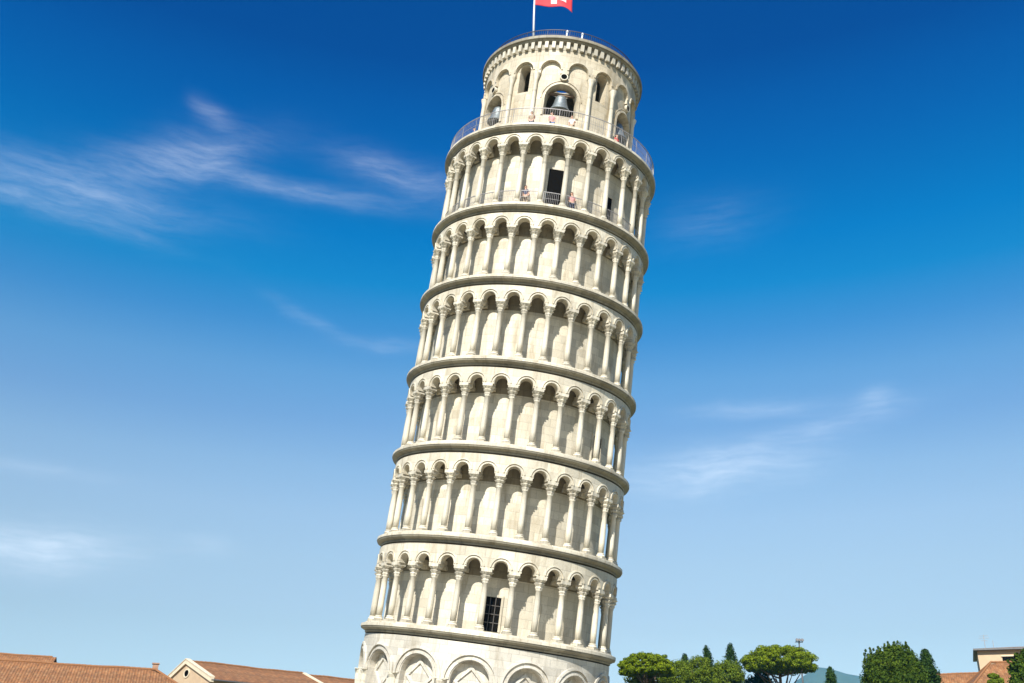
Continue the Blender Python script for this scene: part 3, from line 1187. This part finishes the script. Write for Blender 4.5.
    if coping:
        for xx in ([-.12] if coping == 1 else [-.12, L - .12]):
            bm = bmesh.new()
            for (w_, sgn) in ((w1, 1), (w2, -1)):
                sl = drop / w_
                for zz0, zz1, xa_, xb_ in ((-.25, .16, 0, .34), (.16, .24, -.05, .39)):
                    p = [(0, ridge_z), (sgn * (w_ + over + .1), eave_z - (over + .1) * sl)]
                    q = [bm.verts.new((xx + x_, y, z + dz)) for (y, z) in p for x_ in (xa_, xb_) for dz in (zz0, zz1)]
                    for f in ((0, 1, 3, 2), (4, 6, 7, 5), (0, 4, 5, 1), (2, 3, 7, 6), (0, 2, 6, 4), (1, 5, 7, 3)):
                        bm.faces.new([q[i] for i in f])
            obj('gable_coping', bm, M_COPING, root)
    return root, T, L


def house_window(root, x, y, z, w_, h_, face, arch=False):
    """window on a wall: face 'front' (towards +y local) or 'end' (towards -x local)"""
    R_ = Matrix.Identity(4) if face == 'front' else Matrix.Rotation(pi / 2, 4, 'Z')
    Mx = Matrix.Translation((x, y, z)) @ R_
    bm = bmesh.new()
    f = .09
    for a_, b_, c_, d_ in ((-w_ / 2 - f, -w_ / 2, 0, h_), (w_ / 2, w_ / 2 + f, 0, h_), (-w_ / 2 - f, w_ / 2 + f, h_, h_ + f), (-w_ / 2 - f - .05, w_ / 2 + f + .05, -f, 0)):
        box(bm, a_, b_, -.05, .07, c_, d_, Mx)
    win = obj('window', bm, M_COPING, root)
    bm = bmesh.new()
    box(bm, -w_ / 2, w_ / 2, -.05, .02, 0, h_, Mx)
    obj('pane', bm, M_DARK, win)
    return win


# left side of the picture
p0, p1 = at(-60, 650, 44), at(52, 657, 45.5)
house('terracotta_house', 'long brick house with the highest terracotta roof, at the far left edge', (p0.x, 43.2), (p1.x, 45.5),
      15.12, 12.5, 4.6, 4.6, M_BRICK)
ze_ = at(166, 671.5, 29).z


def y_for(px, py, z):
    """depth at which the line of sight through a pixel reaches height z"""
    q = at(px, py, 40)
    return CAM.y + (40 - CAM.y) * (z - CAM.z) / (q.z - CAM.z)


yl_ = y_for(-40, 658, ze_)
r_, T_, L_ = house('terracotta_house', 'long low terracotta roofed house with small chimney, between far left roof and cream gable',
                   (at(190, 672, 29).x, 29), (at(-40, 658, yl_).x, yl_), ze_, at(30, 680.5, 26).z - .75, 4.6, 4.6, M_BRICK, hipA=2.9)
# chimney near its right end
bm = bmesh.new()
box(bm, 2.75, 3.25, -.9, -.3, ze_ - 1.0, ze_ + .55)
box(bm, 2.68, 3.32, -.97, -.23, ze_ + .55, ze_ + .65)
obj('chimney', bm, M_BRICK, r_)

p0 = at(187, 661, 35)
d_ = Vector((.80, .60))
q1 = (p0.x + d_.x * 12.4, p0.y + d_.y * 12.4)
rB, T_, L_ = house('gabled_house', 'cream gabled house with a small dark attic window and pale verge, left of the tower', (p0.x, p0.y), q1,
                   13.86, 11.95, 5.8, 5.8, M_PLASTER, coping=1)
bm = bmesh.new()
Mx = Matrix.Translation((.05, .3, 12.72)) @ Matrix.Diagonal((1, 1.7, 1, 1)) @ Matrix.Rotation(-pi / 2, 4, 'Y')
lathe(bm, [(.30, -.03), (.30, .06), (.42, .06), (.42, -.03)], 24, Mx, closed=True)
wn_ = obj('attic_window', bm, M_COPING, rB)
bm = bmesh.new()
lathe(bm, [(.001, .02), (.30, .02)], 24, Mx)
obj('pane', bm, M_DARK, wn_)
for xx in (2.0, 5.2, 8.4, 11.0):
    house_window(rB, xx, 5.8, 8.6, .9, 1.5, 'front')
p1 = at(295, 668.5, 40)
q0 = (q1[0] + .1, q1[1] + .04)
house('terracotta_house', 'terracotta roofed house joined to the cream gabled house, touching the tower in view', q0,
      (q0[0] + d_.x * 11, q0[1] + d_.y * 11), 13.74, 11.85, 5.8, 5.8, M_PLASTER2, coping=1)

# right side of the picture
pa, pb = at(930, 671.5, 52), at(978, 669.5, 48)
house('terracotta_house', 'low terracotta roofed house between the dark cypress and the pale block', (pa.x, 52), (pb.x + 6, 47.5), 16.9, 13.7, 4.5, 4.5, M_PLASTER)
pc, pd = at(985, 656, 45), at(1060, 649, 44)
house('hipped_house', 'orange hipped tile roof in front of the pale block, at the right edge', (at(958, 664, 43).x, 44), (pd.x, 41.5), at(1000, 659, 44).z - .5, 13.8, 4.2, 4.0, M_PLASTER, hipA=3.8)
# taller pale block
b0 = at(976, 646, 52)
blk = thing('pale_block', 'tall pale rendered block with a thin dark flat eave and roof aerial, right edge', 'building', (b0.x, 52, 0), rad(-25))
bm = bmesh.new()
box(bm, 0, 13, -1, 8, 0, 19.6)
obj('wall', bm, M_PLASTER, blk)
bm = bmesh.new()
uvl = bm.loops.layers.uv.new('UVMap')
v = [bm.verts.new(p) for p in ((-.35, -1.5, 19.75), (13.7, -1.5, 19.75), (13.7, 8.4, 19.75), (-.35, 8.4, 19.75), (4.5, 3.5, 20.5), (9, 3.5, 20.5))]
for f in ((0, 1, 5, 4), (1, 2, 5), (2, 3, 4, 5), (3, 0, 4)):
    fc = bm.faces.new([v[i] for i in f])
    for lp in fc.loops:
        lp[uvl].uv = (lp.vert.co.x, lp.vert.co.y * 1.1)
rf = obj('roof', bm, M_TILE, blk)
bm = bmesh.new()
box(bm, -.4, 13.75, -1.55, 8.45, 19.56, 19.745)
obj('eave_board', bm, M_GUTTER, rf)
bm = bmesh.new()
box(bm, 2.5, 4.0, -1.03, -.9, 18.35, 18.85)
wn_ = obj('window', bm, M_DARK, blk)
bm = bmesh.new()
box(bm, 2.4, 4.1, -1.12, -1.0, 18.85, 18.95)
box(bm, 2.4, 4.1, -1.12, -1.0, 18.25, 18.35)
obj('frame', bm, M_COPING, wn_)
bm = bmesh.new()
tube(bm, [(1.0, 1, 19.9), (1.0, 1, 21.6)], .035, 6)
for zz, hw in ((21.5, .45), (21.25, .55), (20.95, .35)):
    tube(bm, [(1.0 - hw, 1, zz), (1.0 + hw, 1, zz)], .022, 6)
tube(bm, [(1.9, 1.3, 19.9), (1.9, 1.3, 21.0)], .03, 6)
obj('aerial', bm, M_AERIAL, blk)

# floodlight mast beyond the pines
pm = at(798.5, 637, 78)
mast = thing('floodlight_mast', 'thin grey floodlight mast rising behind the big umbrella pine', 'lamp mast', (pm.x, 78, 0))
bm = bmesh.new()
tube(bm, [(0, 0, 0), (0, 0, 10), (0, 0, pm.z - .4)], [.22, .16, .09], 10)
obj('pole', bm, M_GUTTER, mast)
bm = bmesh.new()
box(bm, -.55, .55, -.06, .06, pm.z - .75, pm.z - .65)
obj('crossbar', bm, M_GUTTER, mast)
for xx in (-.38, .0, .38):
    bm = bmesh.new()
    lathe(bm, [(.06, .0), (.16, .08), (.22, .3), (.20, .32)], 12, Matrix.Translation((xx, -.15, pm.z - .55)) @ Matrix.Rotation(rad(70), 4, 'X'))
    obj('lamp_head', bm, M_GUTTER, mast)


# ================================================================= trees
def leaf(bm, c, nrm, s, elong=1.6):
    a = nrm.orthogonal().normalized()
    b_ = nrm.cross(a)
    th = random.random() * 2 * pi
    u = (a * cos(th) + b_ * sin(th)) * s * elong
    v = (-a * sin(th) + b_ * cos(th)) * s
    bm.faces.new([bm.verts.new(c - u * .5), bm.verts.new(c - v * .5), bm.verts.new(c + u * .5), bm.verts.new(c + v * .5)])


def rnd():
    while True:
        v = Vector((random.uniform(-1, 1), random.uniform(-1, 1), random.uniform(-1, 1)))
        if .01 < v.length < 1:
            return v


def clump(bm, c, r, n, s, flat=1.0):
    for _ in range(n):
        v = rnd()
        v = v.normalized() * (v.length ** .5)
        p = c + Vector((v.x, v.y, v.z * flat)) * r
        nm = (v.normalized() + rnd() * .7 + Vector((0, 0, .3))).normalized()
        leaf(bm, p, nm, s * random.uniform(.6, 1.3))


def branches(bm, base, top, r0, targets):
    """tapered trunk with limbs to the given points"""
    mid = base.lerp(top, .5) + Vector((random.uniform(-.3, .3), random.uniform(-.3, .3), 0))
    tube(bm, [base - Vector((0, 0, .3)), base + Vector((0, 0, .4)), mid, top], [r0 * 1.5, r0, r0 * .8, r0 * .5], 10)
    for tg in targets:
        st = mid.lerp(top, random.uniform(.5, 1.0))
        m_ = st.lerp(tg, .5) + Vector((0, 0, -.2))
        tube(bm, [st, m_, tg], [r0 * .35, r0 * .22, r0 * .08], 6)


SPIKES = [(-1, .62), (-.86, .77), (-.6, .82), (-.45, .89), (-.3, .86), (0, .93), (.18, .99), (.35, .90), (.5, .88), (.64, .97), (.76, .84), (.9, .72), (1, .55)]


def spike(x):
    for (x0, y0), (x1, y1) in zip(SPIKES[:-1], SPIKES[1:]):
        if x <= x1:
            return y0 + (y1 - y0) * max(0, (x - x0)) / (x1 - x0)
    return SPIKES[-1][1]


def tree(name, label, kind, px0, px1, ytop, ybot, Y, mat, n=90, leafn=70, ls=.16, group=None, cat='tree', trunk=True):
    """kind: umbrella, round, spiky, cypress.  extent given as seen in the photo, at distance plane Y"""
    top = at((px0 + px1) / 2, ytop, Y)
    bot = at((px0 + px1) / 2, ybot, Y)
    wd = (at(px1, ytop, Y) - at(px0, ytop, Y)).length / 2
    H = top.z - bot.z
    base = Vector((top.x, Y, 0))
    root = thing(name, label, cat, base, group=group)
    zc = bot.z + H / 2
    cb, tb = bmesh.new(), bmesh.new()
    tg = []
    if kind == 'cypress':
        z0 = 1.0
        for k in range(n * 7):
            t_ = ((k + .5) / (n * 7)) ** .75
            z = z0 + (top.z - z0) * t_
            rr = wd * min(1, (top.z - z) / 2.4 + .03) ** .6 * min(1, .5 + t_ * 2)
            a = random.random() * 2 * pi
            q = rr * sqrt(random.random()) * random.uniform(.75, 1.08)
            c = Vector((q * cos(a), q * sin(a), z))
            clump(cb, c, max(.14, wd * .30), leafn // 2, ls * .8, 1.7)
        tube(tb, [(0, 0, -.2), (0, 0, 2), (0, 0, top.z * .8)], [.25, .2, .06], 8)
    else:
        for k in range(n):
            v = rnd()
            v = v.normalized() * v.length ** .4
            if kind == 'umbrella':
                if v.z < -.35:
                    v.z *= .35
                c = Vector((v.x * wd * .90, v.y * wd * .90, zc + v.z * H * .46))
                cr_, fl = wd * .12, .6
            elif kind == 'round':
                c = Vector((v.x * wd * .86, v.y * wd * .86, zc + v.z * H * .46))
                cr_, fl = min(wd, H / 2) * .26, .9
            else:
                hx = v.x * wd * .86
                c = Vector((hx, v.y * wd * .7, bot.z + H * (.95 * spike(v.x) - .05) * (.5 + .5 * v.z)))
                cr_, fl = wd * .15, 1.5
            c += rnd() * cr_ * .5
            clump(cb, c, cr_ * random.uniform(.7, 1.25), leafn, ls, fl)
            if k % 6 == 0:
                tg.append(c * 1.0)
        if kind != 'umbrella':           # the lower crown, out of the frame
            for k in range(int(n * .6)):
                v = rnd()
                z = 3.2 + (zc - 3.2) * random.random()
                rr = wd * (.72 + .2 * sin(z * 1.3)) * min(1, .45 + (z - 3.2) / 5)
                clump(cb, Vector((v.x * rr, v.y * rr, z)), wd * .22, leafn // 2, ls * 1.5, 1.0)
        if kind == 'spiky':
            for k in range(19):
                t_ = (k + .5) / 19 * 2 - 1
                hgt = bot.z + H * (spike(t_) + random.uniform(-.07, .03))
                for q in range(10):
                    clump(cb, Vector((t_ * wd * .88, random.uniform(-.5, .5), hgt - q * .28)), .07 + q * .05, leafn // 4, ls, 1.7)
        cbz = bot.z + H * .2
        branches(tb, Vector((0, 0, 0)), Vector((0, 0, cbz)), max(.2, wd * .07), tg[:14])
    obj('crown', cb, mat, root)
    obj('trunk', tb, M_BARK, root, smooth=True)
    return root


G = 'trees beyond the tower'
tree('umbrella_pine', 'bright green umbrella pine nearest the tower, on its right', 'umbrella', 617, 676, 653, 686, 60, M_PINE, 320, 130, .13, G)
tree('umbrella_pine', 'big broad umbrella pine below the floodlight mast', 'umbrella', 739, 816, 646, 682, 62, M_PINE, 420, 140, .13, G)
tree('bushy_tree', 'light green bushy tree between the first umbrella pine and the tall cypresses', 'round', 682, 716, 657, 700, 62, M_BROAD, 140, 120, .13, G)
tree('bushy_tree', 'mid green bushy tree at the foot of the tallest cypress', 'round', 708, 744, 660, 700, 63, M_BROAD, 140, 120, .13, G)
tree('bushy_tree', 'green bushy tree filling the gap behind the first umbrella pine', 'round', 655, 696, 660, 705, 66, M_BROAD, 140, 120, .13, G)
tree('bushy_tree', 'low green bushy tree under the first umbrella pine, beside the tower wall', 'round', 620, 662, 670, 710, 64, M_BROAD, 110, 90, .15, G)
tree('bushy_tree', 'dark green bushy tree showing under the left side of the big umbrella pine', 'round', 741, 775, 671, 712, 66, M_DKBROAD, 110, 100, .14, G)
tree('cypress', 'short cypress just right of the first umbrella pine', 'cypress', 677.5, 691.5, 656, 690, 70, M_CYP, 60, 90, .14, G)
tree('cypress', 'slim cypress, left one of the tall pair between the pines', 'cypress', 699.5, 713.5, 648, 690, 70, M_CYP, 60, 90, .14, G)
tree('cypress', 'slim cypress touching the big umbrella pine, tallest between the pines', 'cypress', 722, 737.5, 646, 690, 70, M_CYP, 60, 90, .14, G)
tree('cypress', 'small dark cypress top right of the big umbrella pine, before the hills', 'cypress', 822, 838, 670, 690, 33, M_CYP, 60, 90, .14, G)
tree('tall_tree', 'large dense dark tree with spiky top standing alone right of the hills', 'spiky', 856, 922, 639, 700, 22, M_DKBROAD, 300, 170, .115, G)
tree('cypress', 'dark pointed cypress against the right side of the large spiky tree', 'cypress', 915, 936, 653, 690, 25, M_CYP, 80, 100, .14, G)
tree('tall_tree', 'dark green tree in front of the hipped roof, cut by the right edge', 'spiky', 1004, 1040, 649, 700, 12, M_DKBROAD, 150, 90, .15, G)
tree('bushy_tree', 'small green treetop poking up before the orange hipped roof', 'round', 985, 1001, 673, 700, 14, M_BROAD, 60, 80, .14, G)

# ================================================================= air
bm = bmesh.new()
box(bm, -4300, 4300, -4300, 4300, -3.5, 460)
m = bpy.data.materials.new('air')
m.use_nodes = True
nt = m.node_tree
nt.nodes.remove(nt.nodes['Principled BSDF'])
pv = nt.nodes.new('ShaderNodeVolumePrincipled')
pv.inputs['Color'].default_value = (.06, .50, 1.0, 1)
pv.inputs['Density'].default_value = 0.0001
pv.inputs['Anisotropy'].default_value = -0.15
nt.links.new(pv.outputs[0], nt.nodes['Material Output'].inputs['Volume'])
tag(obj('haze', bm, m), kind='stuff')
